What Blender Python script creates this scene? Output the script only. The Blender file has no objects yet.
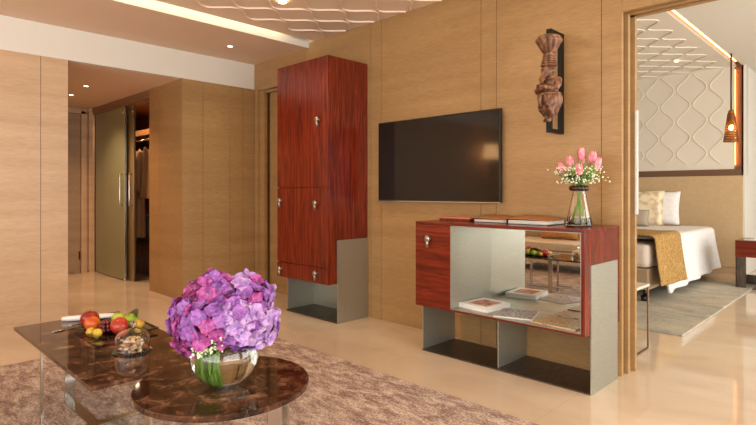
import bpy, bmesh, math, random
from mathutils import Vector, Matrix, noise
random.seed(7)
PI = math.pi
S = bpy.context.scene
C = S.collection

# ------------------------------------------------------------------ camera
cd = bpy.data.cameras.new('camera'); cam = bpy.data.objects.new('camera', cd); C.objects.link(cam)
cam.location = (0, 0, 1.2)
cam.rotation_euler = (PI/2, 0, math.radians(44.5))
cd.sensor_width = 36; cd.lens = 36*528/756; cd.shift_y = -20.5/756
cd.clip_start = .02; cd.clip_end = 60
S.camera = cam

# ------------------------------------------------------------------ world and lights
w = bpy.data.worlds.new('sky'); S.world = w; w.use_nodes = True
w.node_tree.nodes['Background'].inputs[0].default_value = (.85, .93, 1, 1)
w.node_tree.nodes['Background'].inputs[1].default_value = 1.5
def area(name, loc, target, sx, sy, power, col):
    l = bpy.data.lights.new(name, 'AREA'); l.shape = 'RECTANGLE'; l.size = sx; l.size_y = sy
    l.energy = power; l.color = col
    o = bpy.data.objects.new(name, l); C.objects.link(o); o.location = loc
    o.rotation_euler = (Vector(target)-Vector(loc)).to_track_quat('-Z', 'Y').to_euler()
    return o
DAY = (1, .95, .88)
area('window_daylight', (3.3, .3, 1.45), (-5, .3, 1.25), 5.4, 2.3, 200, DAY)
area('window_daylight', (-1.0, -2.9, 1.45), (-1.0, 5, 1.3), 6.4, 2.3, 160, DAY)
area('window_daylight', (3.3, 6.3, 1.5), (-4, 6.3, 1.2), 4.4, 2.4, 215, (1, .96, .9))
def spot(loc, power, col=(1, .72, .45), ang=100, target=None, blend=.8, r=.03):
    l = bpy.data.lights.new('downlight_beam', 'SPOT'); l.energy = power; l.color = col
    l.spot_size = math.radians(ang); l.spot_blend = blend; l.shadow_soft_size = r
    o = bpy.data.objects.new('downlight_beam', l); C.objects.link(o); o.location = loc
    if target: o.rotation_euler = (Vector(target)-Vector(loc)).to_track_quat('-Z', 'Y').to_euler()
    return o
S.view_settings.view_transform = 'Standard'; S.view_settings.look = 'None'
S.view_settings.exposure = 0.0; S.view_settings.gamma = 1; S.view_settings.use_curve_mapping = False

# ------------------------------------------------------------------ materials
def lin(c):
    return tuple(((v/255)/12.92 if v/255 <= .04045 else ((v/255+.055)/1.055)**2.4) for v in c)
class Mat:
    def __init__(s, name):
        s.m = bpy.data.materials.new(name); s.m.use_nodes = True
        s.t = s.m.node_tree; s.b = s.t.nodes['Principled BSDF']
    def n(s, typ, **k):
        nd = s.t.nodes.new(typ)
        for a, v in k.items():
            if a in nd.inputs.keys(): nd.inputs[a].default_value = v
            else: setattr(nd, a, v)
        return nd
    def l(s, a, ao, b, bi): s.t.links.new(a.outputs[ao], b.inputs[bi])
    def coords(s, scale, rot=(0, 0, 0)):
        tc = s.n('ShaderNodeNewGeometry'); mp = s.n('ShaderNodeMapping')
        mp.inputs['Scale'].default_value = scale; mp.inputs['Rotation'].default_value = rot
        s.l(tc, 'Position', mp, 'Vector'); return mp
    def ramp(s, stops):
        r = s.n('ShaderNodeValToRGB'); e = r.color_ramp.elements
        while len(e) < len(stops): e.new(.5)
        for i, (p, c) in enumerate(stops): e[i].position = p; e[i].color = (*lin(c), 1)
        return r
def plain(name, rgb, rough=.5, metal=0, **k):
    M = Mat(name); M.b.inputs['Base Color'].default_value = (*lin(rgb), 1)
    M.b.inputs['Roughness'].default_value = rough; M.b.inputs['Metallic'].default_value = metal
    for a, v in k.items(): M.b.inputs[a.replace('_', ' ')].default_value = v
    return M.m
def noisy(name, scale, stops, rough=.5, metal=0, detail=4, nscale=1, bump=0, dist=0, **k):
    M = Mat(name); mp = M.coords(scale); nz = M.n('ShaderNodeTexNoise', Scale=nscale, Detail=detail, Distortion=dist)
    M.l(mp, 0, nz, 'Vector'); r = M.ramp(stops); M.l(nz, 0, r, 0); M.l(r, 0, M.b, 'Base Color')
    M.b.inputs['Roughness'].default_value = rough; M.b.inputs['Metallic'].default_value = metal
    for a, v in k.items(): M.b.inputs[a.replace('_', ' ')].default_value = v
    if bump:
        bp = M.n('ShaderNodeBump', Strength=bump, Distance=.004); M.l(nz, 0, bp, 'Height'); M.l(bp, 0, M.b, 'Normal')
    return M.m
def veneer(name, a, b, c, grain='h', rough=.42):
    M = Mat(name)
    sc = (5, 5, 90) if grain == 'h' else (90, 90, 5)
    sc2 = (.5, .5, 6) if grain == 'h' else (6, 6, .5)
    n1 = M.n('ShaderNodeTexNoise', Scale=2.2, Detail=6); n1.inputs['Roughness'].default_value = .65; M.l(M.coords(sc), 0, n1, 'Vector')
    n2 = M.n('ShaderNodeTexNoise', Scale=1.6, Detail=3); M.l(M.coords(sc2), 0, n2, 'Vector')
    r1 = M.ramp([(.2, a), (.5, b), (.8, c)]); M.l(n1, 0, r1, 0)
    r2 = M.ramp([(.3, (236, 230, 224)), (.7, (255, 255, 255))]); M.l(n2, 0, r2, 0)
    mx = M.n('ShaderNodeMix', data_type='RGBA', blend_type='MULTIPLY'); mx.inputs[0].default_value = 1
    M.t.links.new(r1.outputs[0], mx.inputs[6]); M.t.links.new(r2.outputs[0], mx.inputs[7])
    M.t.links.new(mx.outputs[2], M.b.inputs['Base Color'])
    M.b.inputs['Roughness'].default_value = rough
    bp = M.n('ShaderNodeBump', Strength=.12, Distance=.002); M.l(n1, 0, bp, 'Height'); M.l(bp, 0, M.b, 'Normal')
    return M.m
def rosewood(name, grain='v'):
    M = Mat(name)
    sc = (22, 22, 1.6) if grain == 'v' else (1.6, 22, 22)
    n1 = M.n('ShaderNodeTexNoise', Scale=1.4, Detail=7, Distortion=.9); n1.inputs['Roughness'].default_value = .62
    M.l(M.coords(sc), 0, n1, 'Vector')
    r1 = M.ramp([(.25, (62, 17, 8)), (.45, (100, 29, 13)), (.6, (124, 40, 18)), (.8, (150, 60, 30))]); M.l(n1, 0, r1, 0); M.l(r1, 0, M.b, 'Base Color')
    M.b.inputs['Roughness'].default_value = .25; M.b.inputs['Coat Weight'].default_value = .2; M.b.inputs['Coat Roughness'].default_value = .12
    return M.m
m_oak = veneer('oak_veneer', (148, 114, 72), (170, 135, 88), (192, 158, 110))
m_oakpale = veneer('pale_veneer', (190, 154, 116), (206, 174, 138), (218, 190, 156))
m_trim = plain('bronze_slot_wood', (186, 140, 108), .5)
m_band = plain('dark_bronze_band', (112, 82, 60), .5)
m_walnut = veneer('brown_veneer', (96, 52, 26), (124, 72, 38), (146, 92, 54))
m_rose = rosewood('rosewood'); m_roseh = rosewood('rosewood_crosswise', 'h')
m_paint = plain('white_paint', (226, 222, 212), .7)
m_soffit = plain('bounce_tinted_paint', (228, 202, 180), .75)  # white paint tinted warm: bounce off wood and floor is in the colour
m_relief = plain('relief_plaster', (232, 224, 210), .6)
m_reliefwarm = plain('warm_relief_plaster', (236, 214, 192), .6)
m_gap = plain('joint_shadow_gap', (70, 45, 28), .9)
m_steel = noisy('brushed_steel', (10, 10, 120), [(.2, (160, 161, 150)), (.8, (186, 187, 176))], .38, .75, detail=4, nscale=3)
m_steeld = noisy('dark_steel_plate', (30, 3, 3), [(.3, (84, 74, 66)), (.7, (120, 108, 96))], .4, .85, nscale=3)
m_chrome = plain('polished_nickel', (214, 210, 202), .16, 1)
m_mirror = plain('mirror_glass', (236, 236, 230), .01, 1)
m_steelk = plain('satin_knob_metal', (176, 168, 156), .3, .9)
m_black = plain('black_plastic', (14, 13, 13), .35)
m_screen = plain('television_glass', (26, 19, 16), .07, 0, Specular_IOR_Level=.4)
m_iron = plain('black_iron', (26, 22, 20), .5, .5)
m_bronze = plain('bronze_mesh', (150, 96, 52), .35, .8)
m_frost = plain('frosted_green_glass', (142, 146, 112), .32, 0, Coat_Weight=.3)
m_olive = plain('olive_glass_edge', (130, 110, 70), .3)
m_fabric_w = noisy('white_linen', (1, 1, 1), [(.3, (232, 230, 228)), (.7, (246, 244, 242))], .85, nscale=30, bump=.2)
m_sheet = plain('mattress_cotton', (214, 200, 186), .9)
m_bedbase = plain('bed_base_fabric', (172, 146, 118), .9)
m_gold = noisy('gold_throw', (1, 1, 1), [(.3, (132, 96, 46)), (.55, (180, 140, 76)), (.75, (214, 180, 116))], .75, nscale=45, bump=.6)
m_headboard = noisy('padded_headboard', (1, 1, 1), [(.3, (198, 170, 130)), (.7, (206, 178, 138))], .7, nscale=20)
m_beige = noisy('cream_upholstery', (1, 1, 1), [(.3, (206, 186, 158)), (.7, (222, 204, 178))], .9, nscale=60, bump=.2)
m_tan = noisy('tan_velvet', (1, 1, 1), [(.3, (182, 130, 74)), (.7, (206, 154, 96))], .8, nscale=20)
m_green = plain('stem_green', (118, 168, 44), .45, 0, Subsurface_Weight=.1)
m_leaf = plain('tulip_leaf_green', (112, 152, 66), .5)
m_leafd = plain('dark_leaf', (52, 62, 26), .45)
m_bloomw = plain('tiny_white_blossom', (244, 240, 214), .7)
m_paper = noisy('printed_pages', (1, 1, 40), [(.35, (206, 200, 190)), (.6, (244, 242, 238))], .6, nscale=6)
m_leather = plain('tan_leather', (168, 112, 60), .45)
m_darkleather = plain('dark_leather', (40, 26, 18), .5)
m_robe = noisy('robe_cotton', (1, 1, .2), [(.3, (160, 116, 76)), (.7, (184, 142, 100))], .9, nscale=12)
m_robe2 = noisy('brown_wool', (1, 1, 1), [(.3, (120, 78, 46)), (.7, (150, 100, 62))], .9, nscale=30)
m_glassn = None
def glass(name, tint=(255, 255, 255), rough=0, ior=1.45, thin=False):
    M = Mat(name); M.b.inputs['Base Color'].default_value = (*lin(tint), 1); M.b.inputs['Roughness'].default_value = rough
    M.b.inputs['Transmission Weight'].default_value = 1; M.b.inputs['IOR'].default_value = ior
    return M.m
m_glass = glass('clear_glass'); m_gglass = glass('greenish_glass', (226, 238, 210)); m_water = glass('water', (250, 255, 248), 0, 1.33)
def emit(name, rgb, s):
    M = Mat(name); M.b.inputs['Base Color'].default_value = (*lin(rgb), 1)
    M.b.inputs['Emission Color'].default_value = (*lin(rgb), 1); M.b.inputs['Emission Strength'].default_value = s
    return M.m
m_lamp = emit('lamp_glow', (255, 214, 160), 14); m_led = emit('warm_light_strip', (255, 226, 190), 10)
m_led2 = emit('bedroom_light_strip', (255, 176, 104), 9); m_shade = emit('glowing_lamp_shade', (255, 196, 130), 14)
def marble_floor():
    M = Mat('cream_marble')
    n1 = M.n('ShaderNodeTexNoise', Scale=1.3, Detail=7, Distortion=.8); M.l(M.coords((1, 1.6, 1)), 0, n1, 'Vector')
    r = M.ramp([(.3, (206, 184, 158)), (.5, (216, 196, 170)), (.7, (224, 207, 183))]); M.l(n1, 0, r, 0)
    br = M.n('ShaderNodeTexBrick', Scale=1.0); br.offset = 0
    br.inputs['Mortar Size'].default_value = .0022; br.inputs['Brick Width'].default_value = 1.2; br.inputs['Row Height'].default_value = 1.2
    br.inputs['Color1'].default_value = (1, 1, 1, 1); br.inputs['Color2'].default_value = (1, 1, 1, 1); br.inputs['Mortar'].default_value = (.88, .85, .82, 1)
    mp = M.coords((1, 1, 1)); mp.inputs['Location'].default_value = (.15, .1, 0); M.l(mp, 0, br, 'Vector')
    mx = M.n('ShaderNodeMix', data_type='RGBA', blend_type='MULTIPLY'); mx.inputs[0].default_value = 1
    M.t.links.new(r.outputs[0], mx.inputs[6]); M.t.links.new(br.outputs[0], mx.inputs[7]); M.t.links.new(mx.outputs[2], M.b.inputs['Base Color'])
    M.b.inputs['Roughness'].default_value = .07; M.b.inputs['Specular IOR Level'].default_value = .75
    return M.m
m_floor = marble_floor()
def brown_marble():
    M = Mat('brown_marble')
    n1 = M.n('ShaderNodeTexNoise', Scale=11, Detail=10, Distortion=.5); n1.inputs['Roughness'].default_value = .68; M.l(M.coords((1, 1, 1)), 0, n1, 'Vector')
    r = M.ramp([(.34, (30, 18, 13)), (.47, (62, 38, 27)), (.56, (92, 60, 42)), (.68, (150, 112, 84))]); M.l(n1, 0, r, 0)
    n2 = M.n('ShaderNodeTexNoise', Scale=7, Detail=8, Distortion=1.0); M.l(M.coords((1, 1, 1)), 0, n2, 'Vector')
    r2 = M.ramp([(.49, (0, 0, 0)), (.5, (200, 180, 160)), (.51, (0, 0, 0))]); M.l(n2, 0, r2, 0)
    mx = M.n('ShaderNodeMix', data_type='RGBA', blend_type='SCREEN'); mx.inputs[0].default_value = .14
    M.t.links.new(r.outputs[0], mx.inputs[6]); M.t.links.new(r2.outputs[0], mx.inputs[7]); M.t.links.new(mx.outputs[2], M.b.inputs['Base Color'])
    M.b.inputs['Roughness'].default_value = .05; M.b.inputs['Specular IOR Level'].default_value = .42
    return M.m
m_marble = brown_marble()
def rug_mat(name, stops, s1=7, s2=60, fac=.55):
    M = Mat(name)
    n1 = M.n('ShaderNodeTexNoise', Scale=s1, Detail=8, Distortion=.5); n1.inputs['Roughness'].default_value = .75; M.l(M.coords((.8, 1.8, 1)), 0, n1, 'Vector')
    n2 = M.n('ShaderNodeTexNoise', Scale=s2, Detail=4); M.l(M.coords((1, 1, 1)), 0, n2, 'Vector')
    mx = M.n('ShaderNodeMix', data_type='FLOAT'); mx.inputs[0].default_value = 1-fac
    M.t.links.new(n1.outputs[0], mx.inputs[2]); M.t.links.new(n2.outputs[0], mx.inputs[3])
    r = M.ramp(stops); M.t.links.new(mx.outputs[0], r.inputs[0]); M.l(r, 0, M.b, 'Base Color')
    M.b.inputs['Roughness'].default_value = .95
    bp = M.n('ShaderNodeBump', Strength=.5, Distance=.006); M.l(n2, 0, bp, 'Height'); M.l(bp, 0, M.b, 'Normal')
    return M.m
m_rug = rug_mat('distressed_rug', [(.40, (118, 94, 84)), (.47, (156, 132, 120)), (.53, (188, 168, 154)), (.60, (220, 206, 192))], 9, 90, .62)
m_bedrug = rug_mat('grey_bedroom_rug', [(.35, (146, 144, 132)), (.5, (176, 170, 154)), (.65, (206, 192, 164))], 2.5, 40, .75)
def petal_mat(name, a, b):
    M = Mat(name); n1 = M.n('ShaderNodeTexNoise', Scale=48, Detail=3); M.l(M.coords((1, 1, 1)), 0, n1, 'Vector')
    r = M.ramp([(.36, a), (.64, b)]); M.l(n1, 0, r, 0); M.l(r, 0, M.b, 'Base Color')
    M.b.inputs['Roughness'].default_value = .55; M.b.inputs['Subsurface Weight'].default_value = .15
    M.b.inputs['Subsurface Radius'].default_value = (.01, .004, .01)
    return M.m
m_pet = [petal_mat('magenta_petal', (128, 40, 118), (192, 92, 164)), petal_mat('purple_petal', (120, 66, 148), (172, 108, 190)),
         petal_mat('lavender_petal', (158, 118, 190), (206, 170, 216)), petal_mat('plum_petal', (104, 26, 80), (150, 52, 112))]
m_tulip = petal_mat('pink_tulip_petal', (226, 122, 142), (248, 176, 188))

# ------------------------------------------------------------------ mesh building
class MB:
    def __init__(s): s.bm = bmesh.new(); s.mi = 0
    def _tag(s, faces, smooth=False):
        for f in faces: f.material_index = s.mi; f.smooth = smooth
    def box(s, x0, x1, y0, y1, z0, z1, bevel=0, M=None):
        vs = [s.bm.verts.new(v) for v in [(x0,y0,z0),(x1,y0,z0),(x1,y1,z0),(x0,y1,z0),(x0,y0,z1),(x1,y0,z1),(x1,y1,z1),(x0,y1,z1)]]
        if M: 
            for v in vs: v.co = M @ v.co
        fs = [s.bm.faces.new([vs[i] for i in q]) for q in ((3,2,1,0),(4,5,6,7),(0,1,5,4),(1,2,6,5),(2,3,7,6),(3,0,4,7))]
        s._tag(fs)
        if bevel:
            es = list({e for f in fs for e in f.edges})
            r = bmesh.ops.bevel(s.bm, geom=es, offset=bevel, segments=2, affect='EDGES', profile=.7)
            s._tag(r['faces'])
        return s
    def lathe(s, prof, n=32, c=(0, 0, 0), M=None, smooth=True, cap=True, mod=None):
        rings = []
        for r, z in prof:
            ring = []
            for i in range(n):
                a = 2*PI*i/n; rr = r*(mod(a, z) if mod else 1)
                co = Vector((rr*math.cos(a), rr*math.sin(a), z)) + Vector(c)
                ring.append(s.bm.verts.new(M @ co if M else co))
            rings.append(ring)
        fs = []
        for a, b in zip(rings, rings[1:]):
            for i in range(n): fs.append(s.bm.faces.new((a[i], a[(i+1) % n], b[(i+1) % n], b[i])))
        if cap:
            fs.append(s.bm.faces.new(rings[0][::-1])); fs.append(s.bm.faces.new(rings[-1]))
        s._tag(fs, smooth); return s
    def tube(s, pts, r, n=8, cap=True, smooth=True):
        pts = [Vector(p) for p in pts]; rings = []
        rs = r if isinstance(r, (list, tuple)) else [r]*len(pts)
        up = None
        for i, p in enumerate(pts):
            t = (pts[min(i+1, len(pts)-1)]-pts[max(i-1, 0)]).normalized()
            if up is None:
                up = Vector((0, 0, 1)) if abs(t.z) < .9 else Vector((1, 0, 0))
            a = t.cross(up).normalized(); b = a.cross(t).normalized(); up = b
            rings.append([s.bm.verts.new(p+(a*math.cos(2*PI*k/n)+b*math.sin(2*PI*k/n))*rs[i]) for k in range(n)])
        fs = []
        for a, b in zip(rings, rings[1:]):
            for i in range(n): fs.append(s.bm.faces.new((a[i], a[(i+1) % n], b[(i+1) % n], b[i])))
        if cap: fs.append(s.bm.faces.new(rings[0][::-1])); fs.append(s.bm.faces.new(rings[-1]))
        s._tag(fs, smooth); return s
    def ball(s, c, r, seg=16, ring=10, M=None, jitter=0, sup=1):
        if not isinstance(r, (tuple, list)): r = (r, r, r)
        c = Vector(c); vs = []
        top = None
        rows = []
        for j in range(ring+1):
            ph = PI*j/ring
            row = []
            for i in range(1 if j in (0, ring) else seg):
                a = 2*PI*i/seg
                d = Vector((math.sin(ph)*math.cos(a), math.sin(ph)*math.sin(a), math.cos(ph)))
                if sup != 1: d = Vector([math.copysign(abs(q)**sup, q) for q in d])
                k = 1+jitter*(noise.noise(d*2+c*9))
                co = Vector((d.x*r[0], d.y*r[1], d.z*r[2]))*k
                if M: co = M @ co
                row.append(s.bm.verts.new(c+co))
            rows.append(row)
        fs = []
        for j in range(ring):
            a, b = rows[j], rows[j+1]
            for i in range(seg):
                i2 = (i+1) % seg
                if len(a) == 1: fs.append(s.bm.faces.new((a[0], b[i], b[i2])))
                elif len(b) == 1: fs.append(s.bm.faces.new((a[i], b[0], a[i2])))
                else: fs.append(s.bm.faces.new((a[i], b[i], b[i2], a[i2])))
        s._tag(fs, True); return s
    def grid(s, f, nu, nv, smooth=True, closed=False):
        V = [[s.bm.verts.new(f(i/nu, j/nv)) for j in range(nv+1)] for i in range(nu+1)]
        fs = []
        for i in range(nu):
            for j in range(nv): fs.append(s.bm.faces.new((V[i][j], V[i+1][j], V[i+1][j+1], V[i][j+1])))
        s._tag(fs, smooth); return s
    def build(s, name, mats, parent=None, fixn=True):
        me = bpy.data.meshes.new(name)
        if fixn: bmesh.ops.recalc_face_normals(s.bm, faces=s.bm.faces[:])
        s.bm.to_mesh(me); s.bm.free()
        for m in (mats if isinstance(mats, list) else [mats]): me.materials.append(m)
        o = bpy.data.objects.new(name, me); C.objects.link(o)
        if parent:
            o.parent = parent; o.matrix_parent_inverse = Matrix.Identity(4)
            off = Vector(parent.location)
            if parent.parent: off = Vector(parent['_o'])
            me.transform(Matrix.Translation(-Vector(parent['_o'] if '_o' in parent else parent.location)))
        return o
# every mesh is written in world coordinates; children are shifted to their thing's base
def thing(name, label, cat, loc=(0, 0, 0), group=None):
    o = bpy.data.objects.new(name, None); C.objects.link(o); o.location = loc; o.empty_display_size = .05
    o['label'] = label; o['category'] = cat
    if group: o['group'] = group
    BASE[o.name] = Vector(loc)
    return o
BASE = {}
def build(mb, name, mats, parent=None, fixn=True):
    me = bpy.data.meshes.new(name)
    if fixn: bmesh.ops.recalc_face_normals(mb.bm, faces=mb.bm.faces[:])
    base = Vector((0, 0, 0))
    if parent is not None: base = BASE[parent.name]
    else:
        cs = [v.co for v in mb.bm.verts]
        base = Vector(((min(c.x for c in cs)+max(c.x for c in cs))/2, (min(c.y for c in cs)+max(c.y for c in cs))/2, min(c.z for c in cs)))
    mb.bm.transform(Matrix.Translation(-base))
    mb.bm.to_mesh(me); mb.bm.free()
    for m in (mats if isinstance(mats, list) else [mats]): me.materials.append(m)
    o = bpy.data.objects.new(name, me); C.objects.link(o)
    if parent is None: o.location = base
    else: o.parent = parent
    BASE[o.name] = base
    return o
def tag(o, label, cat, group=None, kind=None):
    o['label'] = label; o['category'] = cat
    if group: o['group'] = group
    if kind: o['kind'] = kind
    return o
def struct(mb, name, mats, parent=None, label=None):
    o = build(mb, name, mats, parent)
    if parent is None: o['kind'] = 'structure'
    return o
def mod(o, typ, **k):
    m = o.modifiers.new(typ.lower(), typ)
    for a, v in k.items(): setattr(m, a, v)
    return m
def dup(root, delta, rotz=0, **props):
    r = root.copy(); C.objects.link(r); r.location = Vector(root.location)+Vector(delta); r.rotation_euler.z += rotz
    for k, v in props.items(): r[k] = v
    for ch in list(root.children):
        c = ch.copy(); C.objects.link(c); c.parent = r
        for g in list(ch.children):
            d = g.copy(); C.objects.link(d); d.parent = c
    return r

# ------------------------------------------------------------------ setting
WY = 3.555          # face of the television wall
struct(MB().box(-9.2, 3.5, -3.1, 13.2, -.1, 0), 'floor', m_floor)

# television wall: joint backing, then veneer panels with narrow joints
seams = [-4.62, -3.59, -3.45, -2.35, -2.21, -1.405, -1.272]
b = MB(); b.mi = 1; b.box(-4.62, -1.28, WY+.012, WY+.05, 0, 2.815); b.mi = 0
for a, c in zip(seams, seams[1:]): b.box(a+.002, c-.002, WY, WY+.03, 0, 2.815)
b.box(-5.62, -4.622, WY, WY+.03, 2.43, 2.757)
b.box(-5.75, -4.55, WY+.14, WY+.18, 0, 2.9)
b.box(-4.64, -4.60, WY+.03, WY+.14, 0, 2.43)
b.box(-1.272, 3.4, WY, WY+.03, 2.37, 2.815)       # header over the bedroom opening
struct(b, 'wall_back', [m_oak, m_gap])
b = MB()                                            # the two further leaves of the slotted jamb, with the tracks overhead
b.box(-4.6, -1.262, 3.635, 3.672, 0, 2.40); b.box(-1.262, 3.4, 3.635, 3.672, 2.37, 2.815)
b.box(-4.6, -1.248, 3.72, 3.755, 0, 2.40); b.box(-4.6, 3.4, 3.72, 3.755, 2.37, 3.15)
b.box(-4.6, 3.4, WY+.03, 3.72, 2.40, 2.43)
b.box(-1.34, -1.31, WY+.03, 3.72, 0, 2.4)
struct(b, 'wall_partition', m_oak)
b = MB()                                            # recessed doorway left of the tall cabinet
b.box(-5.62, -5.53, WY+.06, WY+.14, 0, 2.43); b.box(-5.62, -5.545, WY, WY+.03, 0, 2.43)
b.box(-5.55, -5.45, WY+.03, WY+.075, 0, 2.43, .004)
b.box(-5.43, -4.64, WY+.10, WY+.14, 0, 2.41)
b.box(-5.53, -4.64, WY+.05, WY+.14, 2.40, 2.43)
struct(b, 'door_1', m_oak)

# left wall and the corridor block
b = MB(); b.mi = 1; b.box(-5.72, -5.63, .0, 1.514, 0, 2.455); b.mi = 0
for a, c in ((-.02, .62), (.62, 1.29), (1.29, 1.516)): b.box(-5.64, -5.62, a+.002, c-.002, 0, 2.455)
b.box(-8.65, -5.64, 1.494, 1.516, 0, 2.455); b.box(-5.66, -5.62, -3.1, -.02, 0, 2.455)
struct(b, 'wall_left', [m_oakpale, m_gap])  # paler than the oak beyond: daylight on these panels is put into the colour
b = MB(); b.mi = 1; b.box(-6.49, -5.63, 2.65, WY+.1, 0, 2.455); b.mi = 0
ys = [2.638, 2.884, 3.224, 3.398, WY-.002]
for a, c in zip(ys, ys[1:]): b.box(-5.64, -5.62, a+.002, c-.002, 0, 2.455)
b.box(-5.66, -5.645, WY, WY+.1, 0, 2.455)
struct(b, 'wall_left', [m_oak, m_gap])
b = MB()
b.box(-6.5, -6.2, 2.638, 2.66, 0, 2.455); b.box(-6.196, -5.641, 2.638, 2.66, 0, 2.455); b.box(-6.5, -6.48, 2.66, 2.9, 0, 2.455)
struct(b, 'wall_corridor', m_oak)
b = MB(); b.box(-5.70, -5.62, -3.1, WY, 2.455, 2.76)
struct(b, 'trim_1', m_paint)                        # white beam above the left wall
# corridor end
b = MB(); b.box(-8.75, -8.68, 1.5, 2.9, 0, 2.455); b.mi = 1
b.box(-8.68, -8.655, 1.52, 2.30, 0, 2.40)
struct(b, 'wall_end', [m_oakpale, m_oakpale])
b = MB(); b.box(-8.70, -8.62, 2.50, 2.56, 0, 2.40); b.box(-8.70, -8.62, 2.60, 2.68, 0, 2.455); b.box(-8.70, -8.62, 1.52, 2.56, 2.36, 2.41)
dr = struct(b, 'door_2', m_oakpale)
b = MB(); b.box(-8.67, -8.645, 1.56, 2.495, .01, 2.355); struct(b, 'door_leaf', veneer('grey_oak', (140, 116, 88), (160, 136, 106), (178, 154, 124)), dr)
b = MB(); b.box(-8.645, -8.63, 2.47, 2.49, .20, .32, .002); struct(b, 'hinge', m_iron, dr)

# ceilings
b = MB(); b.box(-8.75, -5.70, 1.5, 2.9, 2.455, 2.5); struct(b, 'ceiling', m_soffit)
b = MB(); b.box(-5.70, -4.545, -3.1, WY, 2.757, 2.80); b.mi = 1; b.box(-4.545, -4.54, -3.1, WY, 2.757, 2.95); b.mi = 0; b.box(-5.75, -4.56, WY, WY+.2, 2.76, 2.8); struct(b, 'ceiling', [m_soffit, m_paint])
b = MB(); b.box(-4.545, -4.43, -3.1, 3.7, 2.95, 2.97); b.box(-4.46, -4.44, -3.1, WY+.02, 2.815, 2.95); b.box(-4.64, -4.4, WY, WY+.05, 2.815, 2.97); struct(b, 'ceiling', m_paint)
def relief(bm_, lines, path, width, height, nrm, up):
    for pts in lines:
        prev = None
        for i, p in enumerate(pts):
            q0 = Vector(pts[max(0, i-1)]); q1 = Vector(pts[min(len(pts)-1, i+1)])
            t = (q1-q0).normalized(); side = t.cross(nrm).normalized()
            p = Vector(p)
            ring = [bm_.verts.new(p+side*width/2), bm_.verts.new(p+side*width*.28+nrm*height), bm_.verts.new(p-side*width*.28+nrm*height), bm_.verts.new(p-side*width/2)]
            if prev:
                for k in range(3): bm_.faces.new((prev[k], prev[k+1], ring[k+1], ring[k]))
            prev = ring
b = MB(); b.box(-4.44, 3.4, -3.1, WY+.02, 2.815, 2.86)
lines = []
for k in range(-3, 33):
    pts = []; y = -1.2
    while y < WY:
        x = -3.8+.2*k + (-1)**(k+1)*.083*math.cos(2*PI*(y-2.67)/.455)
        pts.append((x, y, 2.8155)); y += .455/12
    if min(p[0] for p in pts) > -4.43: lines.append(pts)
relief(b.bm, lines, None, .015, .013, Vector((0, 0, -1)), None)
struct(b, 'ceiling', m_reliefwarm)
b = MB(); b.box(-4.50, -4.47, -2.9, WY-.35, 2.925, 2.935); o = build(b, 'light_strip', m_led); tag(o, 'warm light strip hidden in the slot beside the patterned living room ceiling', 'light')

# bedroom shell
BY = 9.14; BC = 3.04
b = MB(); b.box(-4.7, -1.70, BY+.02, BY+.1, 1.53, 3.2)
lines = []
for k in range(-9, 4):
    pts = []; z = 1.62
    while z < BC-.01:
        x = -2.585+.2235*k + (-1)**k*.09*math.cos(2*PI*(z-2.788)/.5)
        pts.append((x, BY+.0195, z)); z += .5/14
    if max(p[0] for p in pts) < -1.72: lines.append(pts)
relief(b.bm, lines, None, .014, .010, Vector((0, -1, 0)), None)
struct(b, 'wall_headboard', m_relief)
b = MB(); b.box(-4.7, -1.58, BY+.08, BY+.12, 1.44, 1.53); b.mi = 1; b.box(-4.7, -1.58, BY+.0, BY+.12, 1.44, 1.535); b.mi = 2; b.box(-4.7, -1.58, BY-.02, BY+.12, .10, 1.44, .01)
b.mi = 3; b.box(-4.7, -1.58, BY, BY+.12, 0, .1)
struct(b, 'trim_2', [m_band, m_band, m_headboard, m_oakpale])
b = MB(); b.box(-1.72, -1.56, BY+.13, BY+.16, 1.44, 3.2); b.box(-1.60, -1.58, BY, BY+.13, 1.53, 3.2)
for i in range(46): b.box(-1.70, -1.60, BY+.118, BY+.13, 1.56+i*.033, 1.572+i*.033)
struct(b, 'trim_3', m_trim)
b = MB(); b.box(-1.60, -1.56, BY, 13.1, 0, 3.2); struct(b, 'wall_right', m_paint)
b = MB(); b.box(-1.6, 3.4, 13.0, 13.1, 0, 3.2); struct(b, 'wall_far', m_paint)
b = MB(); b.box(-4.75, -4.6, 3.75, BY+.1, 0, 3.2); struct(b, 'wall_bedroom_side', m_paint)
b = MB(); b.box(-4.7, -1.68, 3.72, BY+.12, BC, BC+.04)
lines = []
for k in range(-9, 4):
    pts = []; y = 3.9
    while y < BY-.02:
        x = -2.585+.2235*k + (-1)**k*.09*math.cos(2*PI*(y-BY+.25)/.5)
        pts.append((x, y, BC-.0005+.001)); y += .5/12
    if max(p[0] for p in pts) < -1.72: lines.append(pts)
relief(b.bm, lines, None, .014, .011, Vector((0, 0, -1)), None)
struct(b, 'ceiling', m_relief)
b = MB(); b.box(-1.70, -1.59, 3.72, BY+.16, 3.16, 3.19); b.mi = 1; b.box(-1.61, -1.595, 3.72, BY+.12, BC+.03, 3.16); b.box(-1.70, -1.685, 3.72, BY+.12, BC+.04, 3.16); struct(b, 'ceiling', [m_walnut, m_walnut])
b = MB(); b.box(-1.60, 3.4, 3.72, 13.1, BC, BC+.05); struct(b, 'ceiling', m_paint)
b = MB(); b.box(-1.682, -1.667, 3.9, BY, BC+.06, BC+.072); o = build(b, 'light_strip', m_led2); tag(o, 'warm light strip inside the bedroom ceiling slot', 'light')
b = MB(); b.box(-1.705, -1.695, BY+.09, BY+.10, 1.6, 3.0); o = build(b, 'light_strip', m_led2); tag(o, 'vertical warm light strip at the edge of the patterned bedroom wall', 'light')

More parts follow.
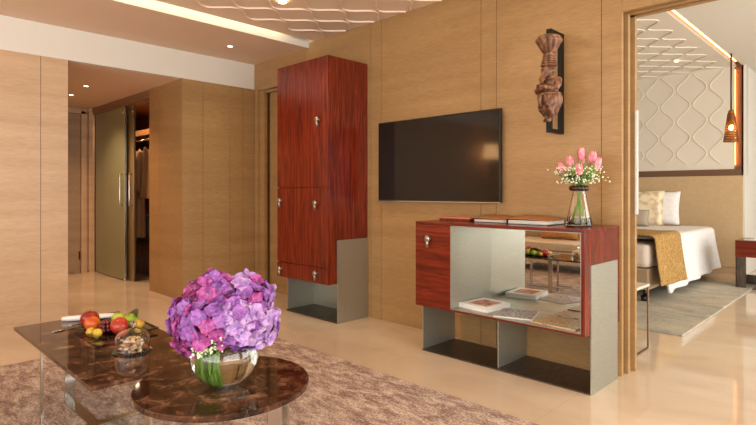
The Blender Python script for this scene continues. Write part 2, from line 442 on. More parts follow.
# window walls (right of and behind the camera), with real window frames
def window_wall(x0, x1, y0, y1, name, openings, axis, top=3.2):
    b = MB(); cur = (y0 if axis == 'x' else x0); end = (y1 if axis == 'x' else x1)
    def bx(a, c, z0, z1):
        if axis == 'x': b.box(x0, x1, a, c, z0, z1)
        else: b.box(a, c, y0, y1, z0, z1)
    for a, c in openings:
        bx(cur, a, 0, top); bx(a, c, 0, .25); bx(a, c, 2.65, top); cur = c
    bx(cur, end, 0, top)
    struct(b, name, m_paint)
window_wall(3.4, 3.5, -3.1, 13.1, 'wall_window_side', [(-2.4, 3.0), (4.1, 8.5)], 'x')
window_wall(-9.2, 3.5, -3.2, -3.1, 'wall_front', [(-4.2, 2.2)], 'y')
b = MB()
for y in (-2.4, -.6, 1.2, 2.95): b.box(3.42, 3.48, y, y+.05, .25, 2.65)
b.box(3.42, 3.48, -2.4, 3.0, .25, .30); b.box(3.42, 3.48, -2.4, 3.0, 2.6, 2.65); struct(b, 'window_1', m_iron)
b = MB()
for y in (4.1, 5.5, 7.0, 8.45): b.box(3.42, 3.48, y, y+.05, .25, 2.65)
b.box(3.42, 3.48, 4.1, 8.5, .25, .30); b.box(3.42, 3.48, 4.1, 8.5, 2.6, 2.65); struct(b, 'window_2', m_iron)
b = MB()
for x in (-4.2, -2.1, 0, 2.15): b.box(x, x+.05, -3.18, -3.12, .25, 2.65)
b.box(-4.2, 2.2, -3.18, -3.12, .25, .3); b.box(-4.2, 2.2, -3.18, -3.12, 2.6, 2.65); struct(b, 'window_3', m_iron)
for nm, bx in (('window_1', (3.445, 3.451, -2.35, 2.95, .3, 2.6)), ('window_2', (3.445, 3.451, 4.15, 8.45, .3, 2.6)), ('window_3', (-4.15, 2.15, -3.153, -3.147, .3, 2.6))):
    struct(MB().box(*bx), 'pane', m_glass, bpy.data.objects[nm])

# closet interior
b = MB(); b.box(-9.4, -6.4, 3.55, 3.58, 0, 2.5); b.box(-6.45, -6.4, 2.9, 3.55, 0, 2.5); b.box(-9.4, -9.35, 2.75, 3.58, 0, 2.5); b.box(-9.4, -8.62, 2.70, 2.76, 0, 2.5)
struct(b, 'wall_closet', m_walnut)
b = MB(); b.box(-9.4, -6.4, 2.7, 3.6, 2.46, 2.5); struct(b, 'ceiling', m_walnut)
b = MB(); b.box(-8.62, -6.5, 2.66, 2.80, 2.36, 2.455); b.box(-8.62, -6.5, 2.645, 2.655, 2.40, 2.455); struct(b, 'trim_4', plain('door_track_housing', (150, 118, 92), .5))

# ------------------------------------------------------------------ ceiling downlights
def downlight(x, y, z, label, r=.035, square=False, power=0, **k):
    t = thing('ceiling_downlight', label, 'ceiling light', (x, y, z))
    b = MB()
    b.lathe([(r*.72, z-.001), (r*.75, z-.004), (r, z-.004), (r, z)], 24, (x, y, 0), cap=False); build(b, 'trim_ring', m_paint, t)
    b = MB(); b.lathe([(.0005, z-.0022), (r*.72, z-.0022), (r*.72, z-.0005)], 24, (x, y, 0), cap=False); build(b, 'lens', m_lamp, t)
    if power: spot((x, y, z-.012), power, **k)
downlight(-6.847, 2.036, 2.455, 'round downlight nearest in the corridor ceiling', power=85, ang=125, col=(1, .62, .36))
downlight(-7.6, 2.085, 2.455, 'round downlight further down the corridor ceiling', power=75, ang=125, col=(1, .66, .40))
downlight(-5.082, 2.916, 2.757, 'single round downlight in the plain soffit left of the tall cabinet', power=12)
downlight(-3.70, 2.615, 2.8035, 'bright round downlight set in the patterned living room ceiling', .05, power=30, ang=110)
downlight(-2.2, 8.2, BC-.012, 'small round downlight in the patterned bedroom ceiling', power=8)
downlight(-2.75, 2.62, 2.8035, 'round downlight in the patterned ceiling above the television', power=30, ang=110)
downlight(-1.2, 2.5, 2.8035, 'round downlight in the patterned ceiling in front of the doorway', power=12, ang=110)

# ------------------------------------------------------------------ rugs
b = MB(); b.box(-4.36, .6, -1.6, 2.5, 0, .012, .004)
tag(build(b, 'rug', m_rug), 'large mottled brown and cream rug under the coffee tables', 'rug')
b = MB(); b.box(-3.9, -1.27, 4.885, 8.2, 0, .014, .004)
tag(build(b, 'rug', m_bedrug), 'grey and beige rug lying under the bed', 'rug')

# ------------------------------------------------------------------ knob
def knob(parent, x, y, z):
    b = MB()
    M = Matrix.Translation((x, y, z)) @ Matrix.Rotation(PI/2, 4, 'X')
    b.lathe([(.014, 0), (.012, .004), (.011, .02), (.022, .022), (.025, .030), (.022, .038), (.004, .041)], 24, M=M)
    b.tube([(x, y-.030, z-.010), (x, y-.024, z-.065)], [.012, .009], 10)
    return build(b, 'knob', m_steelk, parent)

# ------------------------------------------------------------------ tall cabinet
CX0, CX1, CF, CB = -4.415, -3.632, 3.058, WY-.003
t = thing('tall_cabinet', 'tall glossy red rosewood cabinet on a brushed steel base, against the wall', 'cabinet', ((CX0+CX1)/2, 3.3, 0))
b = MB(); b.box(CX0, CX1, CF+.02, CB, .363, 2.43, .003); build(b, 'body', m_rose, t)
def door(parent, name, x0, x1, z0, z1, f, mat=m_rose):
    b = MB(); b.box(x0, x1, f, f+.0195, z0, z1, .0015); o = build(b, name, mat, parent); return o
g = .0025
d = door(t, 'door', CX0, CX1, 1.246, 2.43, CF); knob(d, -3.76, CF, 1.86)
d = door(t, 'door', CX0, CX1-.117, .516, 1.237, CF); 
knob(d, -4.345, CF, 1.115); knob(d, -3.79, CF, 1.10)
door(t, 'side_panel', CX1-.11, CX1, .516, 1.237, CF)
d = door(t, 'drawer', CX0, CX1, .363, .507, CF); knob(d, -4.345, CF, .445); knob(d, -3.79, CF, .458)
b = MB(); b.box(CX1, CX1+.008, 3.164, CB, 0, .76, .001); build(b, 'steel_side', m_steel, t)
b = MB(); b.box(CX0-.01, CX0-.002, 3.19, CB, 0, .362, .001); build(b, 'steel_side', m_steel, t)
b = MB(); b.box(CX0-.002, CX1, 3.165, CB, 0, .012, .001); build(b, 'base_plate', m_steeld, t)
b = MB(); b.box(CX0-.002, CX1, CB-.02, CB-.01, .012, .362); build(b, 'back_plate', m_steel, t)

# ------------------------------------------------------------------ console
KX0, KX1, KF, KB = -2.572, -1.288, 3.02, WY-.003
NX0, NX1, NZ0, NZ1 = -2.246, -1.315, .374, .958
t = thing('console_cabinet', 'low rosewood console with an open mirrored niche on a steel frame', 'cabinet', ((KX0+KX1)/2, 3.3, 0))
b = MB(); b.box(KX0, KX1, KF, KB, NZ1+.004, .982, .002); build(b, 'top', m_roseh, t)
b = MB(); b.box(KX0, KX1, KF, KB, .357, NZ0-.004, .002); build(b, 'bottom', m_roseh, t)
b = MB(); b.box(NX1+.004, KX1, KF, KB, NZ0-.0035, NZ1+.0035, .0015); build(b, 'side_panel', m_rose, t)
b = MB(); b.box(KX0, NX0-.005, KF+.02, KB, NZ0-.0035, NZ1+.0035); build(b, 'cupboard', m_rose, t)
d = door(t, 'door', KX0, NX0-.005, NZ0-.003, NZ1+.003, KF, m_roseh); knob(d, -2.44, KF, .86)
b = MB(); b.box(NX0-.0045, NX0, KF-.001, KB-.01, NZ0-.003, NZ1+.003); b.box(NX1, NX1+.0035, KF-.001, KB-.01, NZ0-.003, NZ1+.003)
b.box(NX0, NX1, KF-.001, KB-.01, NZ1, NZ1+.0035); b.box(NX0, NX1, KF-.001, KB-.01, NZ0-.0035, NZ0)
build(b, 'niche_lining', m_steel, t)
b = MB(); b.box(NX0, NX1, KB-.012, KB-.006, NZ0, NZ1); build(b, 'mirror', m_mirror, t)
b = MB(); b.box(KX1, KX1+.008, 3.095, 3.50, 0, .766, .001); build(b, 'steel_side', m_steel, t)
b = MB(); b.box(KX0, KX0+.008, 3.10, 3.50, .010, .3565, .001); build(b, 'steel_side', m_steel, t)
b = MB(); b.box(-1.93, -1.922, 3.12, 3.50, .010, .3565, .001); build(b, 'steel_divider', m_steel, t)
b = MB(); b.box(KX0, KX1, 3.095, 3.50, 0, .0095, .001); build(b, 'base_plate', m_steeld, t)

# ------------------------------------------------------------------ television
t = thing('television', 'large black flat screen television mounted on the wood wall', 'television', (-2.78, 3.5, 1.1))
b = MB(); b.box(-3.434, -2.142, 3.500, 3.53, 1.118, 1.838, .004); build(b, 'housing', m_black, t)
b = MB(); b.box(-3.424, -2.152, 3.4975, 3.5005, 1.132, 1.828); build(b, 'screen', m_screen, t)
b = MB(); b.box(-3.434, -2.142, 3.497, 3.5, 1.116, 1.122); build(b, 'lower_trim', m_chrome, t)
b = MB(); b.box(-3.0, -2.55, 3.53, WY-.001, 1.35, 1.65); build(b, 'wall_bracket', m_iron, t)

# ------------------------------------------------------------------ things on the console
TZ = .982
def folder(x0, x1, y0, y1, label, h=.028, tilt=.004):
    t = thing('folder', label, 'folder', ((x0+x1)/2, (y0+y1)/2, TZ), None)
    b = MB(); b.box(x0, x1, y0, y1, TZ, TZ+.004, .0012); build(b, 'back_cover', m_darkleather, t)
    b = MB(); n = 6
    for i in range(n):
        o = random.uniform(-.004, .004); z = TZ+.004+i*(h-.010)/n
        b.box(x0+.008+o, x1-.010+o, y0+.006+abs(o), y1-.008, z, z+(h-.010)/n*.8)
    build(b, 'pages', m_paper, t)
    b = MB()
    def f(u, v): return Vector((x0+(x1-x0)*u, y0+(y1-y0)*v, TZ+h-.004+tilt*(1-u)*2+.004*math.sin(u*PI)+.02*v*(1-.6*u)))
    b.grid(f, 10, 4); o = build(b, 'front_cover', m_leather, t); mod(o, 'SOLIDIFY', thickness=.003)
    b = MB(); b.box(x0-.004, x0, y0, y1, TZ, TZ+h+.003, .001); build(b, 'spine', m_darkleather, t)
folder(-2.21, -1.93, 3.24, 3.47, 'tan leather folder beside the flat red box on the console top', .026)
folder(-1.90, -1.60, 3.19, 3.45, 'tan leather folder stuffed with white papers, next to the tulip vase', .034)
t = thing('box', 'flat reddish wooden box at the left end of the console top', 'box', (-2.4, 3.35, TZ))
b = MB(); b.box(-2.52, -2.24, 3.24, 3.46, TZ, TZ+.017, .002); build(b, 'tray', m_rose, t)
b = MB(); b.box(-2.522, -2.238, 3.238, 3.462, TZ+.0175, TZ+.028, .003); build(b, 'lid', plain('salmon_lacquer', (196, 120, 88), .35), t)

# books and magazines in the niche
def book(x0, y0, wx, wy, z, h, rot, label, cmat, art, cat='book', name='book'):
    pf_ = .66 if name == 'book' else .97
    t = thing(name, label, cat, (x0, y0, z))
    R = Matrix.Translation((x0, y0, z)) @ Matrix.Rotation(rot, 4, 'Z')
    b = MB(); b.box(-wx/2, wx/2, -wy/2, wy/2, 0, .0025, 0, R); b.box(-wx/2, wx/2, -wy/2, wy/2, h-.0025, h, 0, R); b.box(-wx/2, -wx/2+.003, -wy/2, wy/2, .0025, h-.0025, 0, R); build(b, 'cover', cmat, t)
    b = MB(); b.box(-wx/2+.004, wx/2-.004, -wy/2+.004, wy/2-.004, .0026, h-.0026, 0, R); build(b, 'pages', m_paper, t)
    b = MB(); b.box(-wx/2*pf_, wx/2*pf_, -wy/2*pf_, wy/2*pf_, h, h+.0006, 0, R); build(b, 'cover_picture', art, t)
art1 = noisy('orange_cover_print', (1, 1, 1), [(.35, (120, 38, 22)), (.5, (196, 92, 48)), (.62, (226, 150, 96)), (.7, (90, 60, 50))], .4, nscale=28)
art2 = noisy('blue_grey_cover_print', (1, 1, 1), [(.38, (52, 58, 74)), (.5, (188, 190, 192)), (.6, (150, 92, 70)), (.7, (224, 220, 210))], .4, nscale=45)
art3 = noisy('red_yellow_cover_print', (1, 1, 1), [(.36, (140, 34, 26)), (.48, (206, 176, 116)), (.58, (110, 104, 58)), (.7, (224, 206, 160))], .4, nscale=42)
m_wc = plain('white_cover', (240, 238, 234), .35)
m_bc = noisy('beige_cover', (1, 1, 1), [(.4, (190, 160, 112)), (.5, (220, 198, 150)), (.6, (150, 70, 46))], .4, nscale=40)
book(-2.105, 3.24, .25, .27, NZ0, .032, -.12, 'thick white hardcover book with an orange cover picture, in the niche', m_wc, art1)
book(-1.83, 3.20, .25, .27, NZ0, .006, .3, 'thin magazine with a blue-grey patterned cover beside the thick white book', m_wc, art2, 'magazine', 'magazine')
book(-1.50, 3.18, .30, .24, NZ0, .008, -.06, 'red and yellow covered magazine at the front right of the niche', m_bc, art3, 'magazine', 'magazine')
book(-1.52, 3.43, .24, .18, NZ0, .007, .05, 'beige magazine lying against the mirror at the back of the niche', m_bc, art3, 'magazine', 'magazine')

# ------------------------------------------------------------------ carved figure on its bracket
t = thing('wall_bracket', 'black iron frame bracket standing out from the wall behind the carving', 'bracket', (-1.68, 3.45, 1.61))
b = MB()
b.box(-1.70, -1.665, 3.36, WY, 2.28, 2.305); b.box(-1.70, -1.665, 3.36, WY, 1.605, 1.63); b.box(-1.70, -1.665, 3.53, WY, 1.63, 2.28); b.box(-1.70, -1.665, 3.36, 3.385, 1.63, 2.28)
build(b, 'frame', m_iron, t)
FX, FY = -1.642, 3.285
t = thing('carved_figure', 'carved brown wooden bearded figure with crown and folded arms on the wall', 'sculpture', (FX, FY, 1.68))
m_carve = noisy('carved_teak', (6, 6, 2), [(.3, (64, 38, 24)), (.5, (108, 70, 46)), (.7, (160, 114, 82))], .42, nscale=6, bump=.5)
RZ = Matrix.Rotation(-.45, 3, 'Z')
def P(x, y, z): 
    v = RZ @ Vector((x, y, 0)); k = 1.15
    K = [(1.60, 1.60), (1.70, 1.695), (1.90, 1.865), (1.965, 1.905), (2.03, 1.962), (2.14, 2.075), (3, 3)]
    for (a0, b0), (a1, b1) in zip(K, K[1:]):
        if a0 <= z <= a1: z = b0+(b1-b0)*(z-a0)/(a1-a0); break
    return (FX+v.x*k, FY+v.y*k, z)
def ZP(z): return P(0, 0, z)[2]
b = MB()
# front is -y; torso, hips, bent legs, feet
b.ball(P(0, .01, 1.965), (.056, .042, .07)); b.ball(P(0, .008, 2.01), (.066, .038, .03)); b.ball(P(0, .01, 1.905), (.052, .044, .05))
b.ball(P(0, 0, 1.925), (.036, .045, .036))
b.tube([P(0, .01, 2.0), P(0, .0, 2.075)], [.026, .024], 12)
b.ball(P(0, -.006, 2.085), (.042, .044, .048))
b.tube([P(0, -.038, 2.092), P(0, -.048, 2.076)], [.006, .011], 8)                      # nose
for sx in (-1, 1):
    b.ball(P(.013*sx, -.038, 2.094), (.009, .007, .005)); b.tube([P(.004*sx, -.04, 2.104), P(.026*sx, -.034, 2.102)], .0045, 6)
    b.ball(P(.036*sx, .0, 2.085), (.008, .012, .016)); b.tube([P(.002*sx, -.044, 2.064), P(.026*sx, -.036, 2.056)], [.008, .003], 6)
    b.ball(P(.07*sx, .01, 2.012), (.024, .026, .026))
    # folded arms: shoulder, elbow, hand at the other side
    b.tube([P(.07*sx, .01, 2.01), P(.082*sx, .0, 1.975), P(.080*sx, -.015, 1.945)], [.022, .021, .019], 10)
    b.tube([P(.080*sx, -.015, 1.945), P(.045*sx, -.052, 1.955+.008*sx), P(0, -.062, 1.965+.012*sx), P(-.03*sx, -.055, 1.972+.012*sx)], [.019, .017, .014, .013], 10)
    for q in range(4): b.tube([P(-.028*sx, -.058, 1.966+.012*sx+q*.007), P(-.046*sx, -.05, 1.962+.012*sx+q*.007)], .004, 6)
    # thigh forward, shin back down
    b.tube([P(.030*sx, .01, 1.90), P(.040*sx, -.012, 1.845), P(.030*sx, -.030, 1.80)], [.034, .032, .025], 12)
    b.tube([P(.030*sx, -.030, 1.80), P(.026*sx, .0, 1.745), P(.016*sx, .006, 1.715)], [.025, .020, .014], 12)
    b.ball(P(.018*sx, -.012, 1.70), (.013, .026, .012))
for q in range(9):                                                                     # beard strands
    a = -1.0+q*.25; b.tube([P(.026*math.sin(a), -.030, 2.062), P(.022*math.sin(a), -.050, 2.035), P(.010*math.sin(a), -.05, 2.006-.006*abs(a))], [.008, .008, .004], 6)
o = build(b, 'body', m_carve, t); mod(o, 'REMESH', mode='VOXEL', voxel_size=.0042, use_smooth_shade=True)
b = MB()
for k in range(5):
    b.lathe([(.046-.003*k, 2.052+.016*k), (.053-.003*k, 2.059+.016*k), (.046-.004*k, 2.067+.016*k)], 60, P(0, 0, 0)[:2]+(0,), mod=lambda a, z: 1+.07*math.cos(12*a))
b.lathe([(.036, 2.125), (.028, 2.14), (.034, 2.152)], 24, P(0, 0, 0)[:2]+(0,))
build(b, 'crown', m_carve, t)
b = MB()
b.lathe([(.034, 2.140), (.044, 2.155), (.060, 2.185), (.076, 2.215), (.080, 2.228)], 96, P(0, 0, 0)[:2]+(0,), mod=lambda a, z: 1+.12*abs(math.cos(6*a)))
b.lathe([(.078, 2.225), (.082, 2.236), (.074, 2.247), (.045, 2.260), (.01, 2.266)], 40, P(0, 0, 0)[:2]+(0,))
build(b, 'fluted_capital', m_carve, t)
b = MB()
b.lathe([(.040, 1.735), (.050, 1.76), (.064, 1.79), (.074, 1.82), (.072, 1.85), (.062, 1.875)], 80, P(0, .012, 0)[:2]+(0,), mod=lambda a, z: 1+.07*math.cos(11*a+z*20))
b.lathe([(.068, 1.86), (.075, 1.868), (.068, 1.877)], 40, P(0, .008, 0)[:2]+(0,))
b.tube([P(0, -.06, 1.90), P(0, -.066, 1.87), P(.004, -.055, 1.80)], [.014, .016, .008], 10)
build(b, 'draped_skirt', m_carve, t)
b = MB(); b.box(P(0, 0, 0)[0]-.012, P(0, 0, 0)[0]+.03, FY+.03, 3.362, 1.93, 1.955); build(b, 'mounting_peg', m_iron, t); t.location.z -= .022
spot((-2.75, 2.60, 2.78), 22, ang=42, target=(-1.66, 3.4, 1.9), r=.02)

# ------------------------------------------------------------------ tulip vase
VX, VY = -1.445, 3.30
t = thing('flower_vase', 'waisted clear glass vase with a dark ring holding pink tulips', 'vase', (VX, VY, TZ)); t.scale = (1.34, 1.34, 1.36)
b = MB(); prof = [(.058, 0), (.060, .006), (.052, .05), (.040, .11), (.028, .165), (.026, .185), (.034, .21), (.062, .238)]
inner = [(max(r-.003, .001), max(z, .008)) for r, z in prof][::-1]
b.lathe([(r, z+TZ) for r, z in prof]+[(r, z+TZ) for r, z in inner[:-1]]+[(.004, TZ+.008)], 36, (VX, VY, 0)); build(b, 'glass_body', m_glass, t)
b = MB()
for k in range(16):
    a = 2*PI*k/16; b.ball((VX+.034*math.cos(a), VY+.034*math.sin(a), TZ+.178), (.012, .012, .013), 10, 8)
b.lathe([(.029, TZ+.168), (.042, TZ+.17), (.042, TZ+.186), (.029, TZ+.188)], 30, (VX, VY, 0), cap=False)
build(b, 'dark_ring', plain('dark_beads', (52, 26, 16), .25), t)
def leaf_strip(b, p0, p1, p2, w, n=8):
    p0, p1, p2 = map(Vector, (p0, p1, p2)); side = (p2-p0).cross(Vector((.3, -1, .2))).normalized()
    def f(u, v):
        c = p0*(1-u)**2+p1*2*u*(1-u)+p2*u*u
        ww = w*math.sin(PI*min(1, .08+u*.92))**.7
        return c+side*(v-.5)*ww+Vector((0, -1, 0))*(-.25*ww*(2*v-1)**2)
    b.grid(f, n, 4)
tl = [('leftmost', -.075, -.02, .215), ('second from the left', -.04, .0, .245), ('raised back', .0, .035, .262), ('front centre', .018, -.05, .205), ('tallest middle', .01, .0, .28), ('upper right', .052, .02, .262), ('rightmost', .085, -.01, .232)]
for i, (nm, dx, dy, h) in enumerate(tl):
    x, y = VX+dx, VY+dy*.8; zt = TZ+h*1.02+.03
    t = thing('tulip', 'pink tulip, the %s bloom of the bunch in the ringed vase' % nm, 'flower', (VX, VY, TZ), 'pink tulips in the ringed vase'); t.scale = (1.34, 1.34, 1.36)
    b = MB(); b.tube([(VX-dx*.5, VY-dy*.5, TZ+.010), (VX-dx*.15, VY, TZ+.10), (VX+dx*.12, VY+dy*.1, TZ+.178), (VX+dx*.6, VY+dy*.5, TZ+.178+(h+.03-.178)*.5), (x, y, zt)], .0038, 8); build(b, 'stem', m_green, t)
    b = MB(); ti = Matrix.Rotation(dx*3, 3, 'Y') @ Matrix.Rotation(-dy*2, 3, 'X')
    for k in range(6):
        a0 = k*PI/3+i; R = .019 if k % 2 else .0165
        def f(u, v):
            ph = u*.92; r = R*math.sin(PI*(.08+.80*ph))**.6*(1.15-.35*u)
            wd = math.sin(PI*(.1+.88*u))**.6; a = a0+(v-.5)*1.25*wd
            rr = r if 1 else r
            q = Vector((rr*math.cos(a), rr*math.sin(a), .058*u)); q = ti @ q
            return Vector((x, y, zt-.004))+q
        b.grid(f, 8, 4)
    build(b, 'bloom', m_tulip, t, fixn=False)
    b = MB(); a = i*2.1
    leaf_strip(b, (VX, VY, TZ+.19), (VX+dx*.4+.02*math.cos(a), VY-.02, TZ+.23), (x*.7+VX*.3+.03*math.cos(a), VY-.03+.03*math.sin(a), TZ+.30-.02*(i % 3)), .02)
    build(b, 'leaf', m_leaf, t)
sprays = ['far left', 'left front', 'front centre', 'back', 'right front', 'far right']
for i, nm in enumerate(sprays):
    dx = (-.10, -.06, -.01, .03, .065, .10)[i]; dy = (-.01, -.05, -.06, .05, -.05, 0)[i]
    t = thing('baby_breath_sprig', 'fine sprig of tiny white blossoms, %s around the pink tulips' % nm, 'flower', (VX, VY, TZ), 'white blossom sprigs among the tulips'); t.scale = (1.34, 1.34, 1.36)
    b = MB(); b2 = MB(); c0 = Vector((VX+dx*.2, VY+dy*.2, TZ+.185)); c1 = Vector((VX+dx*.75, VY+dy*.8, TZ+.235))
    b.tube([(VX, VY, TZ+.04), (VX+dx*.1, VY+dy*.1, TZ+.15), c0, c1], .0014, 5)
    for k in range(44):
        e = c1+Vector((random.gauss(0, .026), random.gauss(0, .024), random.uniform(-.035, .045)))
        b.tube([c1.lerp(c0, random.uniform(0, .6)), e], .0007, 3); b2.ball(e, random.uniform(.0028, .0045), 6, 4)
    build(b, 'twigs', m_leaf, t); build(b2, 'blossoms', m_bloomw, t)

# ------------------------------------------------------------------ coffee tables
RT = .42
t = thing('coffee_table', 'rectangular brown marble coffee table with flat silver legs', 'coffee table', (-2.93, .985, .012))
b = MB(); b.box(-3.635, -2.295, .700, 1.275, RT-.018, RT, .002); build(b, 'tabletop', m_marble, t)
def loop(p0, p1, z0, z1, w, th, parent, nm='leg_frame'):
    # flat bar loop in the vertical plane from p0 to p1 : two legs and a floor bar
    p0 = Vector((*p0, 0)); p1 = Vector((*p1, 0)); d = (p1-p0); L = d.length; a = math.atan2(d.y, d.x)
    M = Matrix.Translation(p0) @ Matrix.Rotation(a, 4, 'Z')
    for x in (0, L-th): 
        b = MB(); b.box(x, x+th, -w/2, w/2, z0+th, z1, .0008, M); build(b, 'leg', m_chrome, parent)
    b = MB(); b.box(0, L, -w/2, w/2, z0, z0+th-.0002, .0008, M); build(b, 'floor_bar', m_chrome, parent)
def bar(nm, x0, x1, y0, y1, z0, z1):
    b = MB(); b.box(x0, x1, y0, y1, z0, z1, .0008); build(b, nm, m_chrome, t)
bar('leg', -3.330, -3.320, .880, .930, .0228, RT-.0185); bar('floor_bar', -3.330, -2.880, .880, .930, .0125, .0225)
bar('leg', -3.075, -3.055, .702, .714, .0228, RT-.0185); bar('floor_bar', -3.075, -2.935, .702, .727, .0125, .0225)
bar('leg', -2.930, -2.880, 1.232, 1.242, .0228, RT-.0185); bar('floor_bar', -2.930, -2.880, .702, .8795, .0125, .0225); bar('floor_bar', -2.930, -2.880, .9305, 1.242, .0125, .0225)
OT = .45; OX, OY, OR = -1.905, 1.065, .335
t = thing('side_table', 'round brown marble side table holding the purple hydrangeas', 'side table', (OX, OY, .012))
b = MB(); b.lathe([(OR-.004, OT-.022), (OR, OT-.019), (OR, OT-.003), (OR-.003, OT)], 96, (OX, OY, 0), smooth=False); build(b, 'tabletop', m_marble, t)
loop((OX, OY-.30), (OX, OY+.30), .0125, OT-.0225, .05, .010, t)
loop((OX-.29, OY+.045), (OX+.29, OY+.045), .023, OT-.0225, .06, .010, t)

# ------------------------------------------------------------------ hydrangeas
HX, HY = -1.862, 1.045
t = thing('glass_bowl', 'round clear glass bowl vase of water on the round marble table', 'vase', (HX, HY, OT))
vp = []
for i in range(15):
    a = -PI/2+PI*.02+i*(PI*.80)/14; vp.append((.131*math.cos(a), .116+.116*math.sin(a)))
b = MB(); outer = [(max(r, .045 if i == 0 else 0), z) for i, (r, z) in enumerate(vp)]
outer[0] = (.045, 0.0)
inn = [(r-.004, max(z, .006)) for r, z in outer][::-1]
b.lathe([(r, z+OT) for r, z in outer]+[(r, z+OT) for r, z in inn], 48, (HX, HY, 0)); build(b, 'bowl', m_glass, t)
wv = [(r-.0045, z) for r, z in outer if z < .15]; wv[0] = (.038, .0065)
b = MB(); b.lathe([(r, z+OT) for r, z in wv], 48, (HX, HY, 0)); build(b, 'water', m_water, t)
HC = Vector((HX, HY, .722))
Rv = Vector((math.cos(math.radians(44.5)), math.sin(math.radians(44.5)), 0)); Fv = Vector((-Rv.y, Rv.x, 0))
def floret(b, c, n, s, mi, rot):
    n = n.normalized(); u = n.cross(Vector((.1, .2, 1))).normalized(); v = n.cross(u).normalized(); b.mi = mi
    for k in range(4):
        a = rot+k*PI/2+random.uniform(-.12, .12); d = u*math.cos(a)+v*math.sin(a); e = n.cross(d)
        cup = random.uniform(-.05, .45); sz = s*random.uniform(.9, 1.1)
        def f(p, q):
            rr = .08+.92*p; wd = .62*math.sin(PI*min(.93, .12+.78*p))**.75
            ww = (q-.5)*2
            x = rr*sz; y = ww*wd*sz*(1-.1*p)
            if p > .6: x -= sz*.22*(ww*ww)*(p-.6)/.4
            zz = cup*sz*p*p+.10*sz*ww*ww
            return c+d*x+e*y+n*zz
        b.grid(f, 5, 4)
    b.mi = 4; b.ball(c+n*.002, .0035, 6, 4)
heads = [('left', -.105, .0, -.01, .108, (0, 3, 1)), ('upper left', -.035, -.03, .075, .105, (0, 1, 3)), ('upper right', .085, .0, .06, .108, (1, 2, 0)),
         ('lower right', .11, -.02, -.035, .105, (2, 2, 1)), ('front centre', -.02, -.10, -.01, .110, (0, 1, 1)), ('back', .0, .10, .0, .112, (1, 0, 2)), ('lower left', -.085, -.06, -.055, .085, (0, 3, 0)), ('front right', .07, -.09, .0, .095, (2, 1, 2))]
m_eye = plain('floret_eye', (150, 130, 190), .5)
for hi, (nm, dx, dy, dz, R, cols) in enumerate(heads):
    c = HC+Rv*dx+Fv*dy+Vector((0, 0, dz))
    desc = {0: 'magenta', 1: 'purple', 2: 'lavender'}[cols[0]]
    t = thing('hydrangea', '%s hydrangea head, %s in the bunch in the round glass bowl' % (desc, nm), 'flower', tuple(c-Vector((0, 0, R))), 'hydrangeas in the round glass bowl')
    b = MB(); N = 46
    for k in range(N):
        zf = 1-2*(k+.5)/N; ph = k*2.399963+hi
        n = Vector((math.sqrt(1-zf*zf)*math.cos(ph), math.sqrt(1-zf*zf)*math.sin(ph), zf))
        pos = c+Vector((n.x*R*.86, n.y*R*.86, n.z*R*.80))*random.uniform(.95, 1.04)
        if pos.z < .600: continue
        q_ = pos-HC
        if pos.z < .655 and -.085 < q_.dot(Rv) < .03 and q_.dot(Fv) < -.04: continue
        inside = False
        for hj, h2 in enumerate(heads):
            if hj != hi:
                c2 = HC+Rv*h2[1]+Fv*h2[2]+Vector((0, 0, h2[3]))
                if (pos-c2).length < h2[4]*.72: inside = True
        if inside: continue
        nn = (n+(pos-HC).normalized()*.5+Vector((random.uniform(-.5, .5), random.uniform(-.5, .5), random.uniform(-.5, .5)))).normalized()
        floret(b, pos, nn, random.uniform(.031, .041), random.choice(cols), random.uniform(0, PI))
    build(b, 'flower_head', m_pet+[m_eye], t, fixn=False)
    b = MB(); sx = -.055+.012*hi; b.mi = 0
    foot = Vector((HX, HY, OT+.016))+Rv*(-.050+.006*hi)+Fv*(.02*math.sin(hi*2))
    mid = Vector((HX, HY, OT+.13))+Rv*(-.082+.008*hi)+Fv*(.02*math.cos(hi*2))
    top = Vector((HX, HY, OT+.185))+Rv*(-.062+.010*hi)
    b.tube([foot, foot.lerp(mid, .5)+Rv*-.006, mid, top, c-Vector((0, 0, R*.35))], [.0065, .0065, .006, .006, .005], 8); build(b, 'stem', m_green, t)
    b = MB(); b.ball(c, (R*.70, R*.70, R*.62), 14, 10, jitter=.2); build(b, 'gap_shade_core', m_pet[3], t)  # dark plum core, painted shade for the gaps between florets
for i, nm in enumerate(('left', 'middle', 'right')):
    c1 = Vector((HX, HY, OT+.178+.012*i))+Rv*(-.052+.03*i)-Fv*(.150)
    t = thing('baby_breath_sprig', 'white blossom sprig on the rim of the round glass bowl, %s one' % nm, 'flower', tuple(c1), 'white blossom sprigs under the hydrangeas')
    b = MB(); b2 = MB(); b.tube([Vector((HX, HY, OT+.07))-Fv*.03+Rv*(-.03), Vector((HX, HY, OT+.205))-Fv*.075+Rv*(-.03+.012*i), c1], .0016, 5)
    for k in range(44):
        e = c1+Vector((random.gauss(0, .018), random.gauss(0, .014), random.uniform(-.022, .036)))
        b.tube([c1, e], .0007, 3); b2.ball(e, random.uniform(.003, .005), 6, 4)
    build(b, 'twigs', m_green, t); build(b2, 'blossoms', m_bloomw, t)

